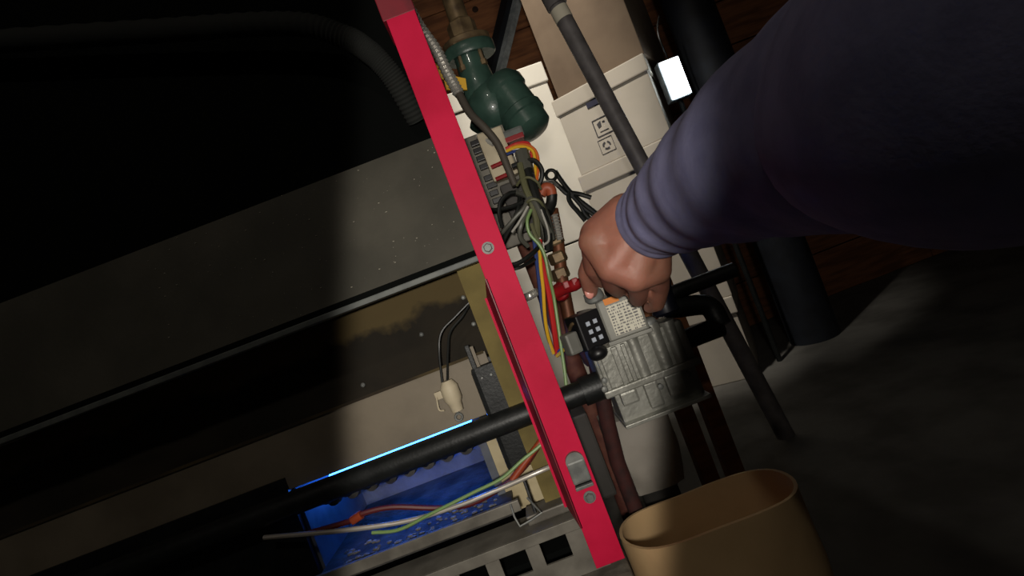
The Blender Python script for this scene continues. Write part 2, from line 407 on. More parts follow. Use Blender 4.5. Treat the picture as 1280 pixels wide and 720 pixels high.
MB().box((XL, 0.66, 0.16), (xL2-0.004, 0.67, zc+0.03)).build('chamber_front', 'black_iron', boil)
# burner tray with grey front edge and debris
tz = S(0, 262, 0.62).z
MB().box((xL2, 0.622, tz-0.004), (xR2+0.02, 0.862, tz)).build('burner_tray', 'tray_steel', boil)
te = MB(); te.box((XL, 0.616, S(0, 263, 0.618).z), (S(-88, 0, .618).x, 0.622, S(0, 249, 0.618).z), 0.001); te.build('tray_edge', 'grey_steel', boil)
db = MB()
for i in range(120):
    p = Vector((random.uniform(xL2+0.02, xR2), random.uniform(0.625, 0.70), tz+0.001)); r = random.uniform(0.0008, 0.004)
    db.ball(p, (r*1.4, r, r*0.7), sub=1)
o = db.build('scale_debris', 'grey_steel', boil); o['kind'] = 'stuff'
# grey base with square openings
by = 0.606
zt_, z1, z2 = S(0, 297, by).z, S(0, 311, by).z, S(0, 340, by).z
zbm = 0.158
base = MB()
base.box((XL, by, z1), (XR+0.006, by+0.003, zt_), 0.0006)
base.box((XL, by, zbm), (XR+0.006, by+0.003, z2))
xc = S(-48, 0, by).x
base.box((xc, by, z2), (XR+0.006, by+0.003, z1))
k = 0
while True:
    x1 = xc - 0.033 - k*0.05
    if x1 < XL: break
    base.box((x1-0.017, by, z2), (x1, by+0.003, z1)); k += 1
base.box((XL, by+0.003, zt_-0.003), (XR+0.006, 0.66, zt_))
base.build('base_rail', 'grey_steel', boil)
MB().box((XL, 0.66, zbm), (XR, 0.868, zbm+0.01)).build('base_pan', 'black_void', boil)
MB().box((S(-88, 0, .62).x, 0.628, zt_), (XR, 0.66, zt_+0.012), 0.002).build('base_ledge', 'grey_steel', boil)
MB().tube([P(638, 630, .615), P(643, 646, .612), P(650, 658, .609), P(664, 650, .607), P(677, 641, .609), P(668, 632, .62), P(659, 622, .63)], 0.0013, n=6, spline=False).build('wire_bracket', 'zinc', boil, True)
MB().tube([P(655, 600, .640), P(671, 645, .632)], 0.002, n=6, spline=False).build('gap_shade_rod', 'black_iron', boil)  # dark rod standing in for the shade of a narrow gap
# leads and pilot tube crossing the burner front
TY = 0.628
MB().tube([P(330, 672, .64), P(438, 662, TY), P(514, 650, TY), P(575, 631, TY), P(627, 610, TY), P(682, 586, TY), P(720, 570, .65)], 0.0030, n=9).build('pilot_tube', 'bright_tube', boil, True)
MB().tube([P(465, 666, .624), P(499, 662, .622), P(539, 642, .620), P(591, 616, .620), P(627, 598, .620), P(652, 576, .622), P(682, 550, .625), P(705, 515, .63)], 0.0021, n=7).build('ground_wire', 'wire_green', boil, True)
MB().tube([P(380, 668, .636), P(438, 651, .634), P(453, 642, .634), P(490, 634, .636), P(545, 635, .636), P(585, 631, .634), P(621, 613, .634), P(652, 588, .636), P(676, 552, .64), P(688, 520, .66)], 0.0034, n=8).build('spark_lead', 'wire_brownred', boil, True)
MB().tube([P(440, 651, .633), P(452, 643, .633)], 0.0055, n=10, spline=False).build('lead_boot', 'wire_rust', boil, True)
MB().tube([P(640, 600, .634), P(676, 552, .639)], 0.0044, n=10, spline=False).build('lead_sleeve', 'wire_rust', boil, True)

pad = MB(); pad.box((XL-0.02, 0.575, 0), (0.012, 0.90, 0.1575), 0.006)
tag(pad.build('concrete_pad', 'block'), 'rough grey concrete pad beneath the boiler base and red post', 'concrete pad')

# ------------------------------------------------------------------ circulator pump with its pipe
py_ = 0.86
pump = thing('circulator_pump', P(612, 120, py_), 'dark green cast circulator pump with flanges above the wiring', 'pump')
cs = MB()
cs.tube([P(583, 62, py_), P(592, 88, py_), P(600, 112, py_), P(612, 140, py_+0.01), P(606, 165, py_+.01)], [0.024, 0.026, 0.031, 0.032, 0.026], n=20)
cs.ball(P(616, 132, py_), (0.042, 0.040, 0.046))
cs.build('pump_casing', 'pump_green', pump, True)
fg = MB(); a = P(582, 50, py_); d = (P(590, 74, py_) - a).normalized()
def oval(mb, c, d, rx, ry, th, n=28):
    c = Vector(c); d = Vector(d).normalized(); sd = d.cross(Vector((0, 1, 0))).normalized(); fw = sd.cross(d)
    rr = [[c + d*h + sd*math.cos(2*PI*k/n)*rx*q + fw*math.sin(2*PI*k/n)*ry*q for k in range(n)] for h, q in ((0, .94), (th*.15, 1), (th*.85, 1), (th, .94))]
    mb.ring_sweep(rr)
oval(fg, a + d*0.012, d, 0.043, 0.030, 0.020)
fg.build('pump_flange', 'pump_green', pump, True)
f2 = MB(); oval(f2, a, d, 0.040, 0.028, 0.011); f2.build('pipe_flange', 'old_brass', pump, True)
f3 = MB(); c3 = P(604, 172, py_+.01); oval(f3, c3, Vector((.36, 0, -.93)), 0.038, 0.028, 0.014); f3.build('pump_flange', 'pump_green', pump, True)
ma = P(628, 110, py_-0.01); me_ = P(668, 165, py_-0.03); dm = (me_-ma)
mo = MB(); L = dm.length
mo.lathe([(-0.012, 0.030), (0, 0.037), (0.012, 0.037), (0.016, 0.033), (L*0.55, 0.034), (L*0.58, 0.037), (L*0.70, 0.037), (L*0.72, 0.034), (L*0.93, 0.033), (L, 0.026), (L+0.003, 0.010)], ma, dm, n=32)
motor = mo.build('motor', 'pump_green', pump, True)
cp = MB(); cp.box(P(632, 178, .80)-Vector((0.022, 0.02, 0.005)), P(632, 178, .80)+Vector((0.030, 0.02, 0.012)), 0.004); cp.build('conduit_box', 'lip_steel', pump)
cpl = MB(); cpl.box(P(632, 181, .80)-Vector((0.020, 0.0215, 0.004)), P(632, 181, .80)+Vector((0.029, 0.015, 0.004)), 0.001); cpl.build('box_gasket', 'red_lever', pump)
for (bxp, byp) in ((572, 64), (597, 56)):
    bb = MB(); c = P(bxp, byp, py_-0.018); bb.lathe([(-0.012, 0.0065), (-0.004, 0.0065), (-0.004, 0.004), (0.026, 0.004), (0.026, 0.0065), (0.034, 0.0065)], c, d, n=6); bb.build('flange_bolt', 'old_brass', pump)
sup = MB(); t0 = a.copy(); sup.cyl(t0 - d*0.0, t0 - d*1.02, 0.0165, n=20); 
sup = tag(sup.build('supply_pipe', 'old_brass', smooth=True), 'tarnished brass pipe rising from the green pump flange', 'pipe')
un = MB(); un.lathe([(-0.018, 0.021), (-0.014, 0.024), (0.006, 0.024), (0.010, 0.021)], t0 - d*0.012, d, n=8); un.build('union_nut', 'old_brass', sup)
ret = MB(); rc = P(608, 184, py_+.01); ret.tube([rc, rc+Vector((0.004, 0.0, -0.10)), rc+Vector((0.006, 0.0, -0.35)), (rc.x+0.006, rc.y, 0.0)], 0.016, n=18, spline=False)
tag(ret.build('return_pipe', 'rust', smooth=True), 'rust-brown return pipe below the green pump, behind the control board', 'pipe')

# ------------------------------------------------------------------ spiral metal conduit
fx = MB(); fx.tube([P(480, -40, .80), P(507, 2, .80), P(525, 34, .79), P(545, 62, .785), P(560, 92, .78), P(574, 118, .775)], 0.0078, n=10, sub=36, rfun=lambda f, i: 1+0.2*math.sin(i*PI/3))
conduit = tag(fx.build('flexible_conduit', 'flex_metal', smooth=False), 'shiny ribbed metal conduit running beside the red post up top', 'conduit')
ca = MB(); ca.tube([P(574, 118, .775), P(588, 142, .765), P(606, 160, .755), P(622, 180, .75), P(634, 208, .745), P(644, 232, .742)], [.0065, .0058, .005], n=10)
ca.build('cable_jacket', 'cable_brown', conduit, True)
yl = MB()
yl.poly([P(536, 76, .83), P(552, 82, .83), P(556, 100, .83), P(544, 96, .83)], (0, 0.004, 0))
yl.poly([P(553, 92, .83), P(582, 98, .83), P(584, 112, .83), P(558, 112, .83)], (0, 0.004, 0))
tag(yl.build('warning_tag', 'wire_yellow'), 'yellow tag tucked behind the ribbed conduit beside green pump', 'tag')

# ------------------------------------------------------------------ control board
BY = 0.80
ctl = thing('control_board', S(36, -60, BY), 'beige control board with terminal strip tangled in wires behind red post', 'control board')
a = S(8, -48, BY); c = S(62, -196, BY)
MB().box((a.x, BY, a.z), (c.x, BY+0.03, c.z), 0.002).build('back_plate', 'board_grey', ctl)
a2 = S(26, -128, BY); c2 = S(58, -190, BY)
MB().box((a2.x, BY-0.022, a2.z), (c2.x, BY, c2.z), 0.003).build('relay_cover', 'board_cream', ctl)
a3 = S(30, -58, BY); c3 = S(60, -122, BY)
MB().box((a3.x, BY-0.02, a3.z), (c3.x, BY, c3.z), 0.003).build('transformer', 'dark_duct', ctl)
for i, t in enumerate((-184, -174, -164, -153, -138, -128, -118, -108)):
    b1 = S(16, t+3.2, BY); b2 = S(27+(i % 3), t-3.2, BY)
    tm = MB().box((b1.x, BY-0.010, b1.z), (b2.x, BY-0.0002, b2.z), 0.001).build('terminal', 'black_plastic', ctl)
for t, ln in ((-150, 18), (-134, 22)):
    MB().tube([S(30, t, .772), S(30+ln, t-1, .768)], 0.0032, n=8, spline=False).build('wire_connector', 'red_lever', ctl, True)
MB().tube([P(597, 170, .79), P(617, 180, .775)], 0.0042, n=8, spline=False).build('fuse', 'wire_white', ctl, True)

# ------------------------------------------------------------------ wires
def wire(name, m, pts, r, label, par=None, n=8, sub=8):
    o = MB().tube([P(*p) for p in pts], r, n=n, sub=sub).build(name, m, par, True)
    return tag(o, label, 'wire') if par is None else o
har = thing('wiring_harness', P(668, 250, .74), 'tangled bundle of grey, black and coloured wires tied beside control board', 'wiring')
def hw(name, m, pts, r): return wire(name, m, pts, r, None, har)
hw('cable_trunk', 'wire_grey', [(652, 190, .745), (658, 212, .735), (662, 232, .73), (671, 254, .725), (680, 276, .728), (686, 300, .735)], 0.0105)
hw('cable', 'wire_black', [(660, 212, .725), (668, 238, .715), (676, 262, .712), (684, 286, .72), (686, 312, .73)], 0.0062)
hw('cable', 'wire_olivewire', [(650, 205, .73), (656, 232, .716), (664, 252, .710), (670, 272, .712), (672, 296, .72)], 0.0048)
hw('cable', 'wire_grey', [(645, 240, .735), (660, 246, .712), (670, 256, .706), (678, 274, .708), (688, 290, .72)], 0.0040)
hw('yellow_wire', 'wire_yellow', [(633, 189, .76), (645, 184, .755), (657, 184, .75), (667, 191, .745), (669, 215, .738), (664, 236, .728), (668, 262, .72)], 0.0024)
hw('orange_wire', 'wire_orange', [(638, 184, .76), (655, 181, .755), (668, 187, .75), (673, 202, .745), (671, 226, .735), (669, 245, .725)], 0.0024)
hw('blue_wire', 'wire_blue', [(632, 193, .765), (645, 189, .76), (656, 190, .755), (662, 200, .745), (664, 226, .735)], 0.0024)
hw('red_wire', 'wire_red', [(632, 186, .762), (648, 179, .76), (662, 181, .755), (664, 205, .75), (660, 228, .738)], 0.0024)
hw('black_wire', 'wire_black', [(640, 208, .74), (655, 202, .735), (668, 201, .73), (677, 212, .728), (676, 226, .728), (668, 238, .728)], 0.0036)
hw('black_wire', 'wire_black', [(648, 240, .735), (636, 242, .725), (626, 252, .722), (624, 268, .724), (628, 284, .73)], 0.0030)
hw('black_wire', 'wire_black', [(650, 246, .73), (648, 262, .715), (640, 280, .715), (630, 298, .72), (622, 318, .73)], 0.0036)
hw('grey_wire', 'wire_grey', [(662, 240, .715), (656, 258, .705), (644, 272, .705), (630, 288, .712), (620, 300, .725)], 0.0030)
hw('black_wire', 'wire_black', [(610, 262, .74), (622, 262, .728), (640, 258, .72), (655, 252, .712)], 0.0028)
hw('black_wire', 'wire_black', [(613, 318, .70), (622, 330, .69), (645, 330, .69), (664, 318, .70), (676, 306, .72)], 0.0032)
hw('black_wire', 'wire_black', [(617, 331, .70), (626, 338, .69), (650, 334, .69), (668, 324, .71)], 0.0026)
hw('grey_wire', 'wire_grey', [(660, 262, .708), (652, 280, .70), (650, 296, .705), (660, 308, .715)], 0.0034)
hw('white_wire', 'wire_white', [(660, 258, .704), (650, 276, .70), (640, 290, .705)], 0.0018)
hw('white_wire', 'wire_white', [(676, 262, .704), (684, 284, .705), (686, 300, .71), (680, 306, .715)], 0.0016)
hw('green_wire', 'wire_green', [(664, 262, .704), (659, 276, .70), (662, 292, .70), (674, 306, .70), (681, 320, .70), (686, 345, .70), (692, 370, .69), (697, 402, .685), (701, 431, .68), (706, 466, .672), (709, 497, .665)], 0.0023)
hw('olive_wire', 'wire_olivewire', [(664, 280, .708), (670, 296, .704), (676, 308, .704), (684, 330, .702), (690, 352, .70)], 0.0028)
hw('blue_wire', 'wire_blue', [(668, 300, .72), (671, 325, .72), (674, 350, .72), (678, 385, .72), (683, 412, .72), (690, 436, .73)], 0.0032)
hw('yellow_wire', 'wire_yellow', [(674, 306, .72), (676, 335, .715), (679, 362, .715), (681, 395, .715), (685, 420, .718), (692, 442, .725)], 0.0026)
hw('red_wire', 'wire_red', [(674, 300, .725), (678, 330, .72), (685, 360, .72), (690, 392, .72), (694, 420, .722), (697, 444, .73)], 0.0042)
hw('yellow_wire', 'wire_yellow', [(696, 445, .715), (705, 437, .70), (715, 429, .69)], 0.0025)
hw('blue_wire', 'wire_blue', [(698, 440, .715), (708, 428, .70), (718, 414, .69)], 0.0022)
hw('cable_tie', 'wire_olivewire', [(646, 232, .728), (652, 224, .718), (662, 222, .712), (672, 228, .712), (676, 236, .720)], 0.0019)
hw('cable_tie', 'wire_olivewire', [(654, 262, .72), (660, 252, .703), (668, 249, .700), (676, 253, .703), (681, 262, .715)], 0.0020)
bt = MB().tube([P(676, 244, .74), P(681, 235, .74), P(688, 236, .74), (P(690, 244, .74))], 0.0075, n=12).build('wire_nut', 'nut_red', har, True)
MB().tube([P(690, 242, .742), P(689, 254, .742), P(684, 264, .738)], 0.0078, n=12).build('wire_sleeve', 'wire_black', har, True)
o = MB().tube([P(640, 376, .78), P(654, 373, .77), (P(664, 369, .755)), P(672, 364, .75)], 0.0055, n=10, sub=16, rfun=lambda f, i: 1+0.16*math.sin(i*1.57)).build('flexible_conduit', 'flex_metal')
tag(o, 'short ribbed metal conduit stub beside blue and red wires', 'conduit')

# black cord hank hanging right of the bundle
hk = thing('cord_hank', P(712, 242, .98), 'black cord hank with looped end in front of white cartons', 'cord')
HY = 0.98
ring = [P(689+6.5*math.cos(a_), 219+6.5*math.sin(a_), HY) for a_ in [2*PI*i/16 for i in range(17)]]
MB().tube(ring, 0.0034, n=8, spline=False).build('cord_loop', 'wire_black', hk, True)
for pts in ([(694, 214), (702, 226), (712, 239), (724, 250), (742, 264), (775, 290)], [(691, 226), (700, 234), (706, 240), (711, 243), (716, 245)],
            [(712, 239), (711, 248), (715, 256), (722, 264), (732, 276)], [(716, 245), (726, 256), (732, 268), (745, 280)],
            [(714, 241), (726, 243), (739, 247)], [(716, 243), (728, 258), (750, 274)]):
    MB().tube([P(a_, b_, HY+0.004*random.random()) for a_, b_ in pts], 0.0046, n=8).build('cord', 'wire_black', hk, True)
MB().tube([P(672, 232, .80), P(681, 228, .86), P(690, 227, .94), P(697, 232, HY)], 0.0028, n=8).build('cord', 'wire_white', hk, True)

# ------------------------------------------------------------------ stacked boxes, store at the back
def lidded_box(name, m, corner, yaw, wd, dp, h, z0, lid, label, cat, group, lidm=None):
    """corner = front right corner on plan; local x to the left edge, y to the back"""
    root = thing(name, (corner[0], corner[1], z0), label, cat, group); root.rotation_euler = (0, 0, yaw)
    def add(nm, mb, mm):
        o = mb.build(nm, mm, None, base=(0, 0, 0)); o.location = (0, 0, 0); o.parent = root; return o
    add('carton', MB().box((-wd+0.006, 0.006, 0), (-0.006, dp-0.006, h-0.004), 0.003), m)
    if lid:
        add('lid', MB().box((-wd, 0, h-lid), (0, dp, h), 0.004), lidm or m)
    return root, add
YAW = math.radians(-25); CX, CY, BW, BH = 0.595, 1.50, 0.302, 0.25
labs = ['off-white archive box with recycling print, topmost of the stack behind pipe', 'off-white archive box second from top in the stack',
        'off-white archive box third from top in the stack', 'off-white archive box at the bottom of the stack']
for i in range(4):
    root, add = lidded_box('archive_box', 'board_box', (CX - 0.006*(i % 2), CY + 0.004*i), YAW, BW, 0.40, BH, BH*(3-i), 0.052, labs[i], 'box', 'archive boxes stacked behind the pipe')
    if i == 0:
        # printed marks and hand hole, on the front face
        def face(px, py):                                  # pixel -> face coordinates of this box
            u, v = px-640.0, py-360.0; s, t = u*cr - v*sr, u*sr + v*cr
            dv = Vector((s/F, 1.0, -t/F)); nrm = Vector((math.sin(YAW), -math.cos(YAW), 0)); c0 = Vector((CX, CY, 0))
            k_ = nrm.dot(c0)/nrm.dot(dv); q_ = Vector((0, 0, CZ)) + dv*k_
            ex = Vector((math.cos(YAW), math.sin(YAW), 0)); return ((q_-c0).dot(ex), q_.z - BH*3)
        def bar(mb, p1, p2, wdt=0.0022):
            (xa, za), (xb_, zb_) = p1, p2; dx, dz = xb_-xa, zb_-za; L = math.hypot(dx, dz); nx_, nz2 = -dz/L*wdt/2, dx/L*wdt/2
            mb.poly([(xa+nx_, 0.0058, za+nz2), (xb_+nx_, 0.0058, zb_+nz2), (xb_-nx_, 0.0058, zb_-nz2), (xa-nx_, 0.0058, za-nz2)], (0, -0.0012, 0))
        hx, hz = face(738, 130); mb = MB()
        mb.box((hx-0.014, 0.0035, hz-0.009), (hx+0.030, 0.0065, hz+0.009), 0.0012); add('hand_hole', mb, 'print_navy')
        cxm, czm = face(753, 157); mb = MB(); w2, h2 = 0.026, 0.026
        cs_ = [(cxm-w2, czm-h2), (cxm+w2, czm-h2), (cxm+w2, czm+h2), (cxm-w2, czm+h2)]
        for a_, b_ in zip(cs_, cs_[1:]+cs_[:1]): bar(mb, a_, b_, 0.003)
        mb.poly([(cxm-0.014, 0.0058, czm-0.002), (cxm-0.004, 0.0058, czm+0.002), (cxm-0.002, 0.0058, czm+0.018), (cxm-0.016, 0.0058, czm+0.012)], (0, -0.0012, 0))
        bar(mb, (cxm+0.002, czm+0.012), (cxm+0.010, czm+0.012), 0.004); bar(mb, (cxm-0.014, czm-0.014), (cxm+0.014, czm-0.014), 0.002)
        add('carton_print', mb, 'print_dark')
        cxm, czm = face(758, 181); mb = MB()
        for k_ in range(3):
            a0 = PI/2 + k_*2*PI/3
            p = [(cxm+0.011*math.cos(a0+q_), czm+0.011*math.sin(a0+q_)) for q_ in (0.25, 0.95, 1.65)]
            bar(mb, p[0], p[1], 0.005); bar(mb, p[1], p[2], 0.005)
        w2 = 0.022; cs_ = [(cxm-w2, czm-w2), (cxm+w2, czm-w2), (cxm+w2, czm+w2), (cxm-w2, czm+w2)]
        for a_, b_ in zip(cs_, cs_[1:]+cs_[:1]): bar(mb, a_, b_, 0.0014)
        add('recycling_symbol', mb, 'print_dark')
r_, add = lidded_box('cardboard_box', 'cardboard', (CX+0.012, CY+0.008), math.radians(-32), 0.305, 0.34, 0.42, BH*4+0.001, 0, 'brown cardboard box on top of the archive boxes', 'box', None)
add('flap_tape', MB().box((-0.17, -0.0, 0.419-0.004), (-0.12, 0.34, 0.421)), 'kraft')
cl4 = ['tall white carton with lid, top of stack behind green pump', 'white carton under the lidded one behind the wires', 'white carton third down behind the wires and gas cock', 'white carton at the floor behind the gas valve']
cl4 = [cl4[0], 'plain white carton at the bottom of its stack, behind copper gas pipe']
for i in range(2):
    lidded_box('white_carton', 'carton_white', (0.360, 1.72+0.003*i), math.radians(4), 0.42, 0.30, (0.596, 0.570)[i], (0.571, 0.0)[i], 0.068 if i == 0 else 0, cl4[i], 'carton', 'white cartons behind the boiler')
bra = MB(); q0, q1 = P(622, 104, RY1-0.06), P(652, -20, RY1-0.06); dd = (q1-q0)
a = q0 - dd*4.0*0; 
bra.tube([q0 - dd*0.6, q1 + dd*0.5], 0.02, n=4, spline=False)
tag(bra.build('wall_brace', 'galvanised'), 'grey metal brace slanting across the wooden back wall', 'brace')
bs = MB(); off = Vector((-0.045, 0.012, 0)); bs.tube([q0 - dd*0.6+off, q1 + dd*0.5+off], 0.03, n=4, spline=False)
tag(bs.build('wall_strut', 'dark_steel'), 'dark strut on the wooden back wall beside grey brace', 'strut')
# steel pipe in front of the boxes
p0, p1 = P(695, 5, 1.1), P(803, 208, 1.1); dd = p1-p0
top = p0 - dd*((RH-0.02-p0.z)/(-dd.z)) if dd.z else p0
bot = p1 + dd*((p1.z)/(-dd.z))
sp_ = MB().cyl(top, bot, 0.0185, n=24).build('steel_pipe', 'pipe_steel', smooth=True)
tag(sp_, 'grey steel pipe leaning past the archive boxes', 'pipe')
MB().cyl(p0 + dd*0.03, p0 + dd*0.10, 0.0192, n=24).build('pipe_tape', 'white_tape', sp_, True)
MB().cyl(p0 - dd*0.16, p0 + dd*0.015, 0.0225, n=20).build('pipe_coupling', 'pipe_steel', sp_, True)
# work light beside the boxes, dark column
lt = thing('work_light', S(284, -120, 1.56), 'bright white work light shining beside the archive boxes', 'light')
a, c = S(272, -196, 1.56), S(297, -148, 1.56)
MB().box((a.x-0.004, 1.562, c.z-0.004), (c.x+0.004, 1.60, a.z+0.004), 0.003).build('light_housing', 'galvanised', lt)
MB().box((a.x, 1.556, c.z), (c.x, 1.5622, a.z), 0.002).build('light_panel', 'lamp_glow', lt)
MB().cyl(((a.x+c.x)/2, 1.585, 0.0), ((a.x+c.x)/2, 1.585, c.z), 0.008, n=12).build('light_stand', 'black_iron', lt)
co = MB(); x0 = S(303, 0, 1.68).x; co.cyl((x0+0.075, 1.68, 0), (x0+0.075, 1.68, RH), 0.075, n=28)
colm = tag(co.build('steel_column', 'dark_steel', smooth=True), 'dark blue-grey steel column right of the work light', 'column')
MB().tube([P(824, 20, 1.60), P(822, 32, 1.59), P(823, 44, 1.58), P(828, 58, 1.58), P(834, 72, 1.60)], 0.003, n=6).build('column_cable', 'wire_black', colm, True)

# ------------------------------------------------------------------ gas pipe, cock, valve
gp = MB(); gx = S(62, 0, .80).x; g0 = P(690, 262, .80)
gp.tube([g0, P(697, 300, .795), P(702, 345, .79), P(712, 400, .78), P(722, 440, .765)], 0.0098, n=14)
gp = tag(gp.build('gas_pipe', 'copper', smooth=True), 'brownish copper gas pipe dropping to the gas valve behind wires', 'pipe')
for px, py in ((693, 300), (697, 322), (700, 342)):
    MB().lathe([(-0.009, 0.0125), (-0.006, 0.0145), (0.006, 0.0145), (0.009, 0.0125)], P(px, py, .793), Vector((0.03, 0, -1)), n=6).build('pipe_fitting', 'old_brass', gp)
MB().tube([P(693, 268, .775), P(697, 286, .775), P(700, 300, .775)], 0.005, n=8, sub=18, rfun=lambda f, i: 1+0.2*math.sin(i*1.57)).build('ribbed_sleeve', 'flex_metal', gp)
gl = thing('gas_cock', P(708, 362, .70), 'red-handled gas cock at the fingertips left of the gas valve', 'valve')
lv = MB()
lv.tube([P(696, 366, .70), P(706, 361, .69), P(718, 356, .68), P(730, 352, .67)], [0.008, 0.0075, 0.0085, 0.005], n=10)
lv.build('cock_lever', 'red_lever', gl, True)
lv = MB(); lv.lathe([(-0.010, 0.008), (-0.006, 0.011), (0.008, 0.011), (0.012, 0.007)], P(700, 364, .705), Vector((0.35, 0.2, -0.9)), n=14); lv.build('cock_body', 'red_lever', gl, True)
for px, py in ((708, 357), (719, 353)):
    MB().box(P(px, py, .675)-Vector((0.004, 0.004, 0.004)), P(px, py, .675)+Vector((0.004, 0.004, 0.006)), 0.0015).build('lever_lug', 'red_lever', gl)
MB().cyl(P(700, 364, .705), P(704, 368, .785), 0.007, n=12).build('cock_stem', 'rust_red', gl, True)

VY = 0.625
val = thing('gas_valve', S(98, 218, VY+0.03), 'grey cast gas valve with white label and black terminal block under the hand', 'gas valve')
def vb(name, m, s0, s1, t0, t1, y0, y1, bev=0.002, par=val, Y=VY):
    a = S(s0, t1, Y); c = S(s1, t0, Y); return MB().box((a.x, y0, a.z), (c.x, y1, c.z), bev).build(name, m, par)
# cast body with ribs and round towers
vb('valve_body', 'cast_alu', 46, 168, 112, 166, VY, VY+0.07, 0.004)
for s0, s1, t0 in ((47, 58, 116), (62, 74, 112)):
    pass
rb = MB()
for s0, s1 in ((50, 56), (71, 79), (84, 90)):
    a = S(s0, 164, VY); c = S(s1, 114, VY); rb.box((a.x, VY-0.004, a.z), (c.x, VY+0.004, c.z), 0.0016)
rb.build('body_ribs', 'cast_alu', val)
for s0, r, t0 in ((101, 9.5, 108), (130, 10.5, 104), (150, 10, 108)):
    a = S(s0, 166, VY); MB().cyl((a.x, VY+0.006, a.z), (a.x, VY+0.006, S(0, t0, VY).z), r*VY/F, n=20).build('screw_tower', 'cast_alu', val, True)
cpz = S(128, 104, VY)
MB().lathe([(0, 0.0105), (0.004, 0.0105), (0.007, 0.008), (0.008, 0.003)], (cpz.x, VY+0.006, cpz.z), (0, -0.1, 1), n=20).build('tower_cap', 'zinc', val, True)
vb('body_flange', 'cast_alu', 44, 170, 162, 171, VY-0.008, VY+0.075, 0.0018)
lo = MB()
for s0, s1, t0, t1, y0 in ((56, 166, 170, 214, VY+0.010), (62, 84, 172, 190, VY+0.000), (94, 112, 171, 206, VY+0.001), (122, 146, 172, 200, VY+0.002)):
    a = S(s0, t1, VY); c = S(s1, t0, VY); lo.box((a.x, y0, a.z), (c.x, VY+0.065, c.z), 0.003)
lo.build('lower_housing', 'cast_alu', val)
vb('housing_rim', 'cast_alu', 54, 168, 211, 216, VY-0.004, VY+0.07, 0.001)
for s_, t_ in ((50, 148), (46, 158), (112, 180), (150, 178)):
    q = S(s_, t_, VY); MB().lathe([(0, 0.0036), (0.004, 0.0036), (0.005, 0.002)], (q.x, VY-0.003, q.z), (0, -1, 0), n=10).build('cover_screw', 'zinc', val, True)
# actuator: body turned so that terminal side and label side both show
q = S(100, 108, VY); Mx = Matrix.Translation((q.x-0.004, VY+0.022, q.z)) @ Matrix.Rotation(math.radians(-8), 4, 'Z')
def act(name, m, lo_, hi_, bev=0.0015, par=None):
    return MB().box(lo_, hi_, bev, M=Mx).build(name, m, par or val)
act('actuator', 'valve_grey', (-0.018, -0.030, 0.0), (0.032, 0.035, 0.052), 0.003)
act('actuator_foot', 'valve_grey', (-0.020, -0.034, -0.003), (0.034, 0.036, 0.002), 0.001)
lab = act('paper_label', 'label_paper', (-0.008, -0.0312, 0.006), (0.029, -0.0298, 0.043), 0.0004)
act('label_band', 'orange_paper', (-0.008, -0.0312, 0.0445), (0.010, -0.0298, 0.052), 0.0003)
Mt = Mx @ Matrix.Translation((-0.018, -0.030, 0)) @ Matrix.Rotation(math.radians(28), 4, 'Z')
trm = MB().box((-0.032, -0.002, 0.002), (0.0, 0.030, 0.046), 0.002, M=Mt).build('terminal_block', 'black_plastic', val)
for i in range(3):
    for j in range(2):
        MB().box((-0.022+0.010*j, -0.0032, 0.010+0.010*i), (-0.017+0.010*j, -0.0015, 0.015+0.010*i), M=Mt).build('terminal_pin', 'pin_white', trm)
MB().box((-0.050, 0.004, 0.004), (-0.033, 0.022, 0.030), 0.003, M=Mt).build('wire_plug', 'valve_grey', val)
kz = P(778, 372, .60)
MB().lathe([(0, 0.017), (0.004, 0.019), (0.016, 0.018), (0.020, 0.015)], (P(766, 380, .63).x, VY+0.012, q.z+0.052), (0, 0, 1), n=20).build('control_knob', 'navy_plastic', val, True)
MB().lathe([(0, 0.010), (0.003, 0.012), (0.010, 0.011), (0.012, 0.008)], P(729, 381, .61), Vector((-.1, -.3, 1)), n=16).build('vent_cap', 'zinc', val, True)
MB().tube([P(697, 418, .63), P(700, 411, .62), P(706, 410, .615), P(710, 414, .615)], 0.0022, n=8).build('tube_hook', 'old_brass', val, True)
q2 = P(732, 447, .61); MB().ball(q2, (0.012, 0.012, 0.009)).build('outlet_boss', 'black_plastic', val, True)
MB().tube([(S(20, 0, MY).x, MY, zc), (S(50, 0, MY).x, MY, zc)], 0.018, n=20, spline=False).build('outlet_union', 'black_iron', val, True)
val.location.x += 16*VY/F
# black inlet piping right of the valve
inl = thing('inlet_pipe', S(170, 140, .66), 'black iron inlet pipe and tee to the right of the gas valve', 'pipe')
ax = S(172, 0, .66).x; tx = P(827, 372, .67)
MB().cyl((S(164, 0, .66).x, .66, S(0, 138, .66).z), (tx.x+0.055, .66, S(0, 138, .66).z), 0.013, n=18).build('pipe_nipple', 'black_iron', inl, True)
MB().tube([(tx.x+0.055, .66, S(0, 138, .66).z), (tx.x+0.05, .67, tx.z-0.03), (tx.x+0.0, .67, tx.z-0.012), (tx.x, .67, tx.z+0.03)], 0.0135, n=16).build('pipe_elbow', 'black_iron', inl, True)
MB().lathe([(-0.022, 0.016), (-0.018, 0.019), (-0.010, 0.0165), (0.010, 0.0165), (0.018, 0.019), (0.022, 0.016)], tx, (0, 0, 1), n=20).build('pipe_tee', 'navy_plastic', inl, True)
MB().cyl(tx, tx+Vector((0.10, 0.0, 0.0)), 0.010, n=16).build('branch_pipe', 'black_iron', inl, True)
MB().cyl(tx+Vector((0, 0, 0.02)), tx+Vector((0.0, 0.0, 0.05)), 0.012, n=16).build('drop_pipe', 'black_iron', inl, True)
